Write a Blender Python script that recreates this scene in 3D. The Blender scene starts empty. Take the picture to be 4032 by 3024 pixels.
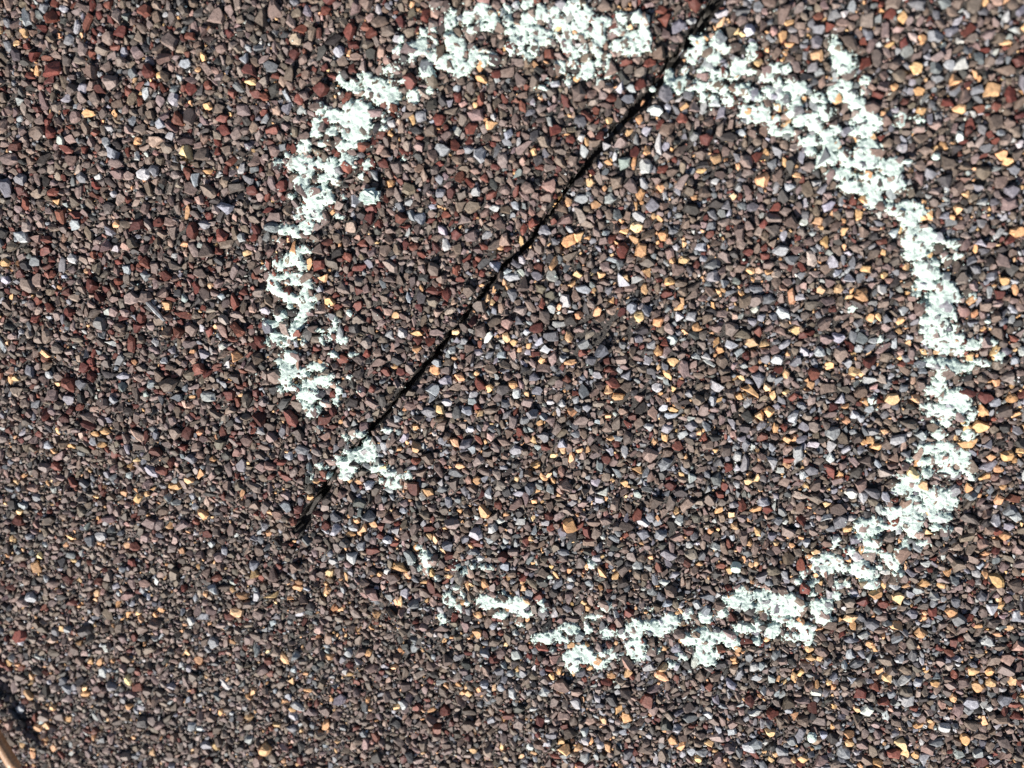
import bpy, bmesh, math
import numpy as np
from mathutils import Matrix, Vector, Euler

# ------------------------------------------------------------------ camera, world, sun, exposure
MM = 0.001
sc = bpy.context.scene
COL = sc.collection
GX, GY, DIST = 0.115, 0.25, 116.0            # the phone is tilted: top and right are nearer
LENS, SENS = 4.15, 4.80
PW, PH = 4032, 3024
FPX = PW * LENS / SENS
_n = Vector((-GX, -GY, 1.0)).normalized()    # roof normal in camera space
_ex = Vector((1, 0, 0)); _wx = (_ex - _n * _ex.dot(_n)).normalized(); _wy = _n.cross(_wx)
R = Matrix((_wx, _wy, _n))                   # camera -> world
CAMP = R @ Vector((0, 0, DIST))              # mm, the centre of view hits (0,0,0)
cam_d = bpy.data.cameras.new("camera"); cam = bpy.data.objects.new("camera", cam_d); COL.objects.link(cam)
cam.matrix_world = Matrix.Translation(CAMP * MM) @ R.to_4x4()
cam_d.lens = LENS; cam_d.sensor_width = SENS; cam_d.sensor_fit = 'HORIZONTAL'
cam_d.clip_start = 0.005; cam_d.clip_end = 200
cam_d.dof.use_dof = True; cam_d.dof.focus_distance = 0.119; cam_d.dof.aperture_fstop = 2.3
sc.camera = cam

SHADOW_DIR = math.radians(58); SUN_EL = math.radians(38)
sx, sy = -math.cos(SHADOW_DIR), -math.sin(SHADOW_DIR)          # towards the sun, on the roof plane
world = bpy.data.worlds.new("World"); sc.world = world; world.use_nodes = True
wn = world.node_tree.nodes; wn.clear()
sky = wn.new('ShaderNodeTexSky'); sky.sky_type = 'NISHITA'; sky.sun_disc = False
sky.sun_elevation = SUN_EL; sky.sun_rotation = math.atan2(sx, sy) % (2 * math.pi)
bg = wn.new('ShaderNodeBackground'); bg.inputs['Strength'].default_value = 0.05
wo = wn.new('ShaderNodeOutputWorld')
world.node_tree.links.new(sky.outputs[0], bg.inputs[0]); world.node_tree.links.new(bg.outputs[0], wo.inputs[0])
sun_d = bpy.data.lights.new("sun", 'SUN'); sun_d.energy = 5.0; sun_d.angle = math.radians(0.53); sun_d.color = (1.0, 0.95, 0.88)
sun = bpy.data.objects.new("sun", sun_d); COL.objects.link(sun)
sdir = Vector((sx * math.cos(SUN_EL), sy * math.cos(SUN_EL), math.sin(SUN_EL)))
sun.rotation_euler = sdir.to_track_quat('Z', 'Y').to_euler(); sun.location = sdir * 2
sc.view_settings.view_transform = 'Standard'; sc.view_settings.look = 'None'
sc.view_settings.exposure = 0.66; sc.view_settings.gamma = 1.0; sc.view_settings.use_curve_mapping = False

rng = np.random.default_rng(7)

def pix(x, y, z=0.35):
    """photo pixel -> point on the plane at height z (mm)"""
    d = R @ Vector(((x - PW / 2) / FPX, -(y - PH / 2) / FPX, -1.0))
    t = (z - CAMP.z) / d.z
    return CAMP.x + d.x * t, CAMP.y + d.y * t

def pscale(x, y):
    """pixels per mm at a photo pixel"""
    return (FPX / DIST) * (1 + GX * (x - PW / 2) / FPX - GY * (y - PH / 2) / FPX)

# ------------------------------------------------------------------ materials
def newmat(name):
    m = bpy.data.materials.new(name); m.use_nodes = True
    nt = m.node_tree; nt.nodes.clear()
    out = nt.nodes.new('ShaderNodeOutputMaterial'); b = nt.nodes.new('ShaderNodeBsdfPrincipled')
    nt.links.new(b.outputs[0], out.inputs[0])
    return m, nt, b

def noise(nt, scale, detail=3, rough=0.6, coord=None):
    t = nt.nodes.new('ShaderNodeTexNoise'); t.inputs['Scale'].default_value = scale
    t.inputs['Detail'].default_value = detail; t.inputs['Roughness'].default_value = rough
    nt.links.new(coord, t.inputs['Vector']); return t

def ramp(nt, src, stops):
    r = nt.nodes.new('ShaderNodeValToRGB'); e = r.color_ramp.elements
    while len(e) < len(stops): e.new(0.5)
    for k, (p, c) in enumerate(stops):
        e[k].position = p; e[k].color = (c[0], c[1], c[2], 1)
    nt.links.new(src, r.inputs[0]); return r

def stone_material(name, per_object):
    m, nt, b = newmat(name)
    g = nt.nodes.new('ShaderNodeNewGeometry')
    if per_object:
        src = nt.nodes.new('ShaderNodeObjectInfo').outputs['Color']
    else:
        a = nt.nodes.new('ShaderNodeAttribute'); a.attribute_name = 'Col'; src = a.outputs['Color']
    n1 = noise(nt, 2600, 4, 0.65, g.outputs['Position'])          # mottling inside one granule
    n2 = noise(nt, 9000, 2, 0.6, g.outputs['Position'])           # mineral specks
    r1 = ramp(nt, n1.outputs['Fac'], [(0.30, (0.62, 0.61, 0.60)), (0.5, (1.0, 1.0, 1.0)), (0.72, (1.28, 1.26, 1.22))])
    r2 = ramp(nt, n2.outputs['Fac'], [(0.34, (0.72, 0.71, 0.70)), (0.5, (1, 1, 1)), (0.70, (1.22, 1.22, 1.22))])
    mu = nt.nodes.new('ShaderNodeMix'); mu.data_type = 'RGBA'; mu.blend_type = 'MULTIPLY'; mu.inputs[0].default_value = 1
    nt.links.new(src, mu.inputs[6]); nt.links.new(r1.outputs[0], mu.inputs[7])
    mv = nt.nodes.new('ShaderNodeMix'); mv.data_type = 'RGBA'; mv.blend_type = 'MULTIPLY'; mv.inputs[0].default_value = 1
    nt.links.new(mu.outputs[2], mv.inputs[6]); nt.links.new(r2.outputs[0], mv.inputs[7])
    nt.links.new(mv.outputs[2], b.inputs['Base Color'])
    b.inputs['Roughness'].default_value = 0.62; b.inputs['Specular IOR Level'].default_value = 0.35
    bp = nt.nodes.new('ShaderNodeBump'); bp.inputs['Strength'].default_value = 0.55; bp.inputs['Distance'].default_value = 0.00012
    nt.links.new(n1.outputs['Fac'], bp.inputs['Height']); nt.links.new(bp.outputs[0], b.inputs['Normal'])
    return m

M_STONE = stone_material("granule_mineral", False)
M_STONE_OBJ = stone_material("granule_mineral_single", True)

M_MAT, nt, b = newmat("asphalt_mat")
g = nt.nodes.new('ShaderNodeNewGeometry')
n1 = noise(nt, 3500, 5, 0.7, g.outputs['Position']); n2 = noise(nt, 400, 3, 0.6, g.outputs['Position'])
r = ramp(nt, n1.outputs['Fac'], [(0.3, (0.016, 0.014, 0.013)), (0.55, (0.046, 0.039, 0.034)), (0.75, (0.105, 0.088, 0.076))])
nt.links.new(r.outputs[0], b.inputs['Base Color'])
b.inputs['Roughness'].default_value = 0.6
bp = nt.nodes.new('ShaderNodeBump'); bp.inputs['Strength'].default_value = 1.0; bp.inputs['Distance'].default_value = 0.0002
nt.links.new(n1.outputs['Fac'], bp.inputs['Height']); nt.links.new(bp.outputs[0], b.inputs['Normal'])

M_ROOF, nt, b = newmat("far_granule_field")
g = nt.nodes.new('ShaderNodeNewGeometry')
v = nt.nodes.new('ShaderNodeTexVoronoi'); v.inputs['Scale'].default_value = 750; nt.links.new(g.outputs['Position'], v.inputs['Vector'])
sp = nt.nodes.new('ShaderNodeSeparateColor'); nt.links.new(v.outputs['Color'], sp.inputs[0])
r = ramp(nt, sp.outputs[0], [(0.0, (0.05, 0.045, 0.04)), (0.45, (0.13, 0.10, 0.09)), (0.62, (0.17, 0.13, 0.115)), (0.75, (0.11, 0.038, 0.03)), (0.85, (0.22, 0.23, 0.26)), (0.96, (0.5, 0.29, 0.12))])
r.color_ramp.interpolation = 'CONSTANT'
nt.links.new(r.outputs[0], b.inputs['Base Color']); b.inputs['Roughness'].default_value = 0.7
bp = nt.nodes.new('ShaderNodeBump'); bp.invert = True; bp.inputs['Strength'].default_value = 1.0; bp.inputs['Distance'].default_value = 0.0008
nt.links.new(v.outputs['Distance'], bp.inputs['Height']); nt.links.new(bp.outputs[0], b.inputs['Normal'])

M_CHALK, nt, b = newmat("pale_mint_chalk")
g = nt.nodes.new('ShaderNodeNewGeometry')
n1 = noise(nt, 1400, 4, 0.6, g.outputs['Position']); n2 = noise(nt, 8000, 3, 0.7, g.outputs['Position'])
r = ramp(nt, n1.outputs['Fac'], [(0.3, (0.56, 0.68, 0.62)), (0.6, (0.64, 0.75, 0.69))])
nt.links.new(r.outputs[0], b.inputs['Base Color'])
b.inputs['Roughness'].default_value = 0.95; b.inputs['Specular IOR Level'].default_value = 0.1
bp = nt.nodes.new('ShaderNodeBump'); bp.inputs['Strength'].default_value = 0.7; bp.inputs['Distance'].default_value = 0.00015
nt.links.new(n2.outputs['Fac'], bp.inputs['Height']); nt.links.new(bp.outputs[0], b.inputs['Normal'])

M_TWIG, nt, b = newmat("dry_tan_stem")
tc = nt.nodes.new('ShaderNodeTexCoord'); mp = nt.nodes.new('ShaderNodeMapping'); mp.inputs['Scale'].default_value = (3500, 3500, 260)
nt.links.new(tc.outputs['Object'], mp.inputs[0]); n1 = noise(nt, 1.0, 4, 0.6, mp.outputs[0])
r = ramp(nt, n1.outputs['Fac'], [(0.3, (0.27, 0.14, 0.068)), (0.5, (0.43, 0.235, 0.12)), (0.7, (0.55, 0.33, 0.19))])
nt.links.new(r.outputs[0], b.inputs['Base Color']); b.inputs['Roughness'].default_value = 0.5
bp = nt.nodes.new('ShaderNodeBump'); bp.inputs['Strength'].default_value = 0.4; bp.inputs['Distance'].default_value = 0.0001
nt.links.new(n1.outputs['Fac'], bp.inputs['Height']); nt.links.new(bp.outputs[0], b.inputs['Normal'])

M_GREYWOOD, nt, b = newmat("weathered_grey_wood")
tc = nt.nodes.new('ShaderNodeTexCoord'); mp = nt.nodes.new('ShaderNodeMapping'); mp.inputs['Scale'].default_value = (700, 9000, 9000)
nt.links.new(tc.outputs['Object'], mp.inputs[0]); n1 = noise(nt, 1.0, 3, 0.6, mp.outputs[0])
r = ramp(nt, n1.outputs['Fac'], [(0.35, (0.10, 0.105, 0.115)), (0.6, (0.45, 0.46, 0.48))])
nt.links.new(r.outputs[0], b.inputs['Base Color']); b.inputs['Roughness'].default_value = 0.8

# ------------------------------------------------------------------ object helpers
def tag(o, label, cat, group=None):
    o['label'] = label; o['category'] = cat
    if group: o['group'] = group
def empty(name, loc_mm):
    o = bpy.data.objects.new(name, None); COL.objects.link(o); o.location = Vector(loc_mm) * MM
    o.empty_display_size = 0.005; return o
def mesh_np(name, verts_mm, tris, mat, parent=None, cols=None, smooth=False):
    org = np.array(parent.location) / MM if parent else np.zeros(3)
    v = ((verts_mm - org) * MM).astype(np.float32); t = tris.astype(np.int32)
    me = bpy.data.meshes.new(name)
    me.vertices.add(len(v)); me.vertices.foreach_set('co', v.ravel())
    me.loops.add(t.size); me.loops.foreach_set('vertex_index', t.ravel())
    me.polygons.add(len(t)); me.polygons.foreach_set('loop_start', np.arange(0, t.size, 3, dtype=np.int32))
    me.update(calc_edges=True)
    me.polygons.foreach_set('use_smooth', np.full(len(t), smooth))
    if cols is not None:
        ca = me.color_attributes.new('Col', 'FLOAT_COLOR', 'POINT')
        ca.data.foreach_set('color', np.c_[cols, np.ones(len(cols))].astype(np.float32).ravel())
    me.materials.append(mat)
    o = bpy.data.objects.new(name, me); COL.objects.link(o)
    if parent: o.parent = parent
    return o
def vnoise(shape, cell, seed):
    r_ = np.random.default_rng(seed); h, w = shape
    gh, gw = int(h / cell) + 3, int(w / cell) + 3
    G_ = r_.random((gh, gw)) * 2 - 1
    yy = np.arange(h) / cell; xx = np.arange(w) / cell
    y0 = yy.astype(int); x0 = xx.astype(int); fy = yy - y0; fx = xx - x0
    fy = (fy * fy * (3 - 2 * fy))[:, None]; fx = (fx * fx * (3 - 2 * fx))[None]
    a = G_[np.ix_(y0, x0)]; b_ = G_[np.ix_(y0, x0 + 1)]; c = G_[np.ix_(y0 + 1, x0)]; d = G_[np.ix_(y0 + 1, x0 + 1)]
    return (a * (1 - fx) + b_ * fx) * (1 - fy) + (c * (1 - fx) + d * fx) * fy
def boxblur(a, n):
    for _ in range(2):
        for ax in (0, 1):
            c = np.cumsum(np.pad(a, [(n + 1, n) if k == ax else (0, 0) for k in (0, 1)], mode='edge'), axis=ax)
            hi = np.take(c, np.arange(2 * n + 1, c.shape[ax]), axis=ax); lo = np.take(c, np.arange(0, c.shape[ax] - 2 * n - 1), axis=ax)
            a = (hi - lo) / (2 * n + 1)
    return a
def maxfilt(a, n):
    for ax in (0, 1):
        m = a.copy()
        for s in range(1, n + 1):
            m = np.maximum(m, np.roll(a, s, ax)); m = np.maximum(m, np.roll(a, -s, ax))
        a = m
    return a

# ------------------------------------------------------------------ the lie of the shingles (mm)
X0, X1, Y0, Y1 = -92.0, 84.0, -74.0, 66.0           # built field, larger than the view
_seam = [(2900, -130, 26), (2798, 36, 24), (2716, 164, 26), (2625, 273, 22), (2588, 328, 20), (2442, 492, 18), (2260, 702, 12), (2060, 984, 12),
         (1987, 1039, 14), (1859, 1212, 11), (1795, 1294, 11), (1713, 1403, 9), (1567, 1567, 9), (1431, 1740, 10), (1303, 1877, 12), (1203, 2041, 16), (1166, 2114, 16)]
_s = np.array([pix(x, y, 0) + (w / pscale(x, y),) for x, y, w in _seam])[::-1]
_f = np.linspace(0, len(_s) - 1, 140); _w = np.random.default_rng(17)
_s = np.c_[[np.interp(_f, np.arange(len(_s)), _s[:, k]) for k in range(3)]].T
_s[:, 0] += np.convolve(_w.normal(0, .24, 140), [.25, .5, .25], 'same'); _s[:, 2] *= np.clip(1 + np.convolve(_w.normal(0, .45, 140), [.25, .5, .25], 'same'), .35, 2)
_s = np.vstack([[_s[0, 0] - 2, _s[0, 1] - 2.6, .4], _s, [_s[-1, 0] + 9, _s[-1, 1] + 11, .8]])
def seam_x(y): return np.interp(y, _s[:, 1], _s[:, 0])
def seam_hw(y): return np.interp(y, _s[:, 1], _s[:, 2])
_course = [(-700, 1330), (0, 1640), (450, 1800), (870, 1985), (1180, 2110), (1430, 2350), (1670, 2590), (2130, 2930), (2600, 3290), (3200, 3750)]
_c = np.array([pix(x, y, 0) for x, y in _course])
def course_y(x): return np.interp(x, _c[:, 0], _c[:, 1])
SS = 0.62                                            # seam runs steeply: sideways offset -> perpendicular distance
CS = 0.78
def dseam(x, y): return (x - seam_x(y)) * SS * 1.25
def dcourse(x, y): return (y - course_y(x)) * CS      # > 0: upper course
_und = vnoise((160, 200), 22, 3); _und2 = vnoise((160, 200), 9, 4)
def undulate(x, y):
    i = np.clip(((y - Y0)).astype(int), 0, 159); j = np.clip((x - X0).astype(int), 0, 199)
    return 0.22 * _und[i, j] + 0.12 * _und2[i, j]
def base_z(x, y):
    x = np.asarray(x, float); y = np.asarray(y, float)
    dc = dcourse(x, y); ds = np.abs(dseam(x, y)) - seam_hw(y)
    up = -0.7 * np.clip(1 - dc / 1.6, 0, 1) ** 2 - 0.45 * np.clip(1 - ds / 0.8, 0, 1) ** 2 * (dc > -1)
    return np.where(dc > 0, up, -1.5) + undulate(x, y)
def region(x, y):
    """0 = left of the joint, 1 = right of it, 2 = the course below"""
    return np.where(dcourse(x, y) < 0, 2, np.where(dseam(x, y) > 0, 1, 0))
BRUISE = [(2380, 1290, 130, 75), (2455, 1590, 55, 45), (2570, 1530, 60, 35), (2270, 1390, 40, 30), (1525, 2420, 90, 55), (1690, 2540, 60, 50), (1195, 2060, 45, 60), (2680, 240, 35, 30), (2700, 560, 30, 20)]
BR = [pix(x, y, 0) + (a / pscale(x, y), c / pscale(x, y)) for x, y, a, c in BRUISE]

# roof plane beyond the built field
roofv = np.array([[-12000, -12000, -4.2], [12000, -12000, -4.2], [12000, 12000, -4.2], [-12000, 12000, -4.2]], float)
ro = mesh_np('roof', roofv, np.array([[0, 1, 2], [0, 2, 3]]), M_ROOF); ro['kind'] = 'structure'

cen = [pix(900, 900, 0), pix(2900, 1500, 0), pix(700, 2600, 0)]
LAB = ["reddish brown granule roof shingle left of the dark diagonal joint",
       "grey and tan granule roof shingle right of the dark diagonal joint",
       "finer grained brown roof shingle of the course below, filling the lower left corner"]
SH = []
for k in range(3):
    o = empty('roof_shingle', (cen[k][0], cen[k][1], -4.0)); tag(o, LAB[k], 'shingle', 'roof shingles'); SH.append(o)

# asphalt mats
ST = 0.4
gx = np.arange(X0, X1 + ST, ST); gy = np.arange(Y0, Y1 + ST, ST)
XX, YY = np.meshgrid(gx, gy); ZB = base_z(XX, YY) + 0.10 * vnoise(XX.shape, 1.6, 11) + 0.05 * rng.standard_normal(XX.shape)
def grid_mesh(mask_v, Z, low, name, mat, parent):
    """height field over the vertices in mask_v, with a skirt one cell wide going down to low"""
    ring = mask_v.copy()
    for a_, b_ in ((0, 1), (0, -1), (1, 1), (1, -1)): ring |= np.roll(mask_v, b_, a_)
    Zf = np.where(mask_v, Z, low)
    q = ring[:-1, :-1] & ring[1:, :-1] & ring[:-1, 1:] & ring[1:, 1:]
    idx = np.arange(mask_v.size).reshape(mask_v.shape)
    a = idx[:-1, :-1][q]; b_ = idx[:-1, 1:][q]; c = idx[1:, 1:][q]; d = idx[1:, :-1][q]
    t = np.vstack([np.c_[a, b_, c], np.c_[a, c, d]])
    u, inv = np.unique(t, return_inverse=True)
    V = np.c_[XX.ravel()[u], YY.ravel()[u], Zf.ravel()[u]]
    return mesh_np(name, V, inv.reshape(-1, 3), mat, parent, smooth=True)
DS, DC, HW = dseam(XX, YY), dcourse(XX, YY), seam_hw(YY)
grid_mesh((DC > 0) & (DS < -HW * 0.8), ZB, np.full_like(ZB, -3.4), 'mat', M_MAT, SH[0])
grid_mesh((DC > 0) & (DS > HW * 0.8), ZB, np.full_like(ZB, -3.4), 'mat', M_MAT, SH[1])
grid_mesh(DC < 6, np.where(DC < 0, ZB, -3.0), np.full_like(ZB, -3.8), 'mat', M_MAT, SH[2])

# ------------------------------------------------------------------ granule shapes
def outline(r_, n):
    """corners of a random angular polygon, long sides split until there are n points"""
    while True:
        m = r_.integers(4, 8)
        th = (np.arange(m) + r_.uniform(-.42, .42, m)) / m * 2 * np.pi + r_.uniform(0, 6.28); hh = r_.uniform(0.55, 1.05, m)
        poly = [np.array(p_) for p_ in ((-3, -3), (3, -3), (3, 3), (-3, 3))]
        for t_, h_ in zip(th, hh):                                   # clip by half planes
            nn = np.array([math.cos(t_), math.sin(t_)]); out = []
            for a_, b_ in zip(poly, poly[1:] + poly[:1]):
                da, db = a_ @ nn - h_, b_ @ nn - h_
                if da <= 0: out.append(a_)
                if da * db < 0: out.append(a_ + (b_ - a_) * da / (da - db))
            poly = out
        P = np.array(poly)
        if not 3 <= len(P) <= n or np.abs(P).max() > 1.9: continue
        P = list(P)
        while len(P) < n:
            L_ = [np.linalg.norm(P[(k + 1) % len(P)] - P[k]) for k in range(len(P))]; k = int(np.argmax(L_)); a_, b_ = P[k], P[(k + 1) % len(P)]
            e_ = b_ - a_; P.insert(k + 1, a_ + e_ * r_.uniform(.35, .65) + np.array([e_[1], -e_[0]]) * r_.uniform(-.06, .09))
        P = np.array(P); P -= (P.max(0) + P.min(0)) / 2; P /= np.abs(P).max(0)
        return P
def stone_variant(r_, n=9, rings=3):
    P = outline(r_, n)
    tilt = r_.uniform(-.42, .42, 2); off = r_.uniform(-.14, .14, 2); ts = r_.uniform(.62, .90)
    V = []
    if rings == 3:
        V.append(np.c_[P * .85, np.full(n, -1.0)])
        V.append(np.c_[P * r_.uniform(.95, 1.0, (n, 1)), r_.uniform(-.15, .30, n)])
    else:
        V.append(np.c_[P, np.full(n, -.6)])
    T = P * ts * r_.uniform(.86, 1.10, (n, 1)) + off
    V.append(np.c_[T, .80 + T @ tilt + r_.uniform(-.05, .05, n)])
    c0 = off + r_.uniform(-.35, .35, 2)
    c = np.array([[c0[0], c0[1], .80 + c0 @ tilt + r_.choice([.02, .06, .20, .30])]])
    V = np.vstack(V + [c]); F = []
    L = rings - 1
    for l in range(L):
        for i in range(n):
            j = (i + 1) % n; a, b_ = l * n + i, l * n + j
            if (i + l) % 2: F += [(a, b_, b_ + n), (a, b_ + n, a + n)]
            else: F += [(a, b_, a + n), (b_, b_ + n, a + n)]
    for i in range(n): F.append((L * n + i, L * n + (i + 1) % n, (L + 1) * n))
    return V, np.array(F)
vr = np.random.default_rng(21)
NV = 90
VA = [stone_variant(vr, 9, 3) for _ in range(NV)]          # 45 triangles
VB = [stone_variant(vr, 6, 2) for _ in range(60)]          # 18 triangles, small ones
VAv = np.array([v_[0] for v_ in VA]); VAf = VA[0][1]
VBv = np.array([v_[0] for v_ in VB]); VBf = VB[0][1]

PAL = {'G': [(.190, .138, .120), (.220, .165, .148), (.165, .124, .100), (.132, .102, .090), (.245, .188, .170), (.180, .134, .108)],
       'R': [(.118, .036, .028), (.150, .048, .036), (.102, .035, .029), (.18, .066, .048)],
       'B': [(.185, .188, .205), (.225, .228, .245), (.150, .152, .165)],
       'L': [(.36, .365, .385), (.30, .31, .335), (.42, .425, .43)],
       'W': [(.52, .52, .49), (.47, .48, .45)],
       'T': [(.68, .41, .215), (.61, .355, .18), (.71, .455, .25), (.57, .325, .165)],
       'P': [(.32, .215, .175), (.36, .25, .21), (.28, .175, .145)],
       'D': [(.058, .055, .056), (.075, .070, .068), (.048, .042, .039)]}
MIX = [dict(G=.655, R=.135, B=.05, L=.022, T=.022, P=.035, D=.08),
       dict(G=.55, R=.055, B=.175, L=.065, T=.060, P=.025, D=.07),
       dict(G=.690, R=.055, B=.050, L=.045, T=.055, P=.040, D=.065)]
def colour(kind, r_):
    c = np.array(PAL[kind][r_.integers(len(PAL[kind]))])
    return np.clip(c * np.exp(r_.normal(0, .16)) * np.exp(r_.normal(0, .035, 3)), .01, .85)

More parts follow.
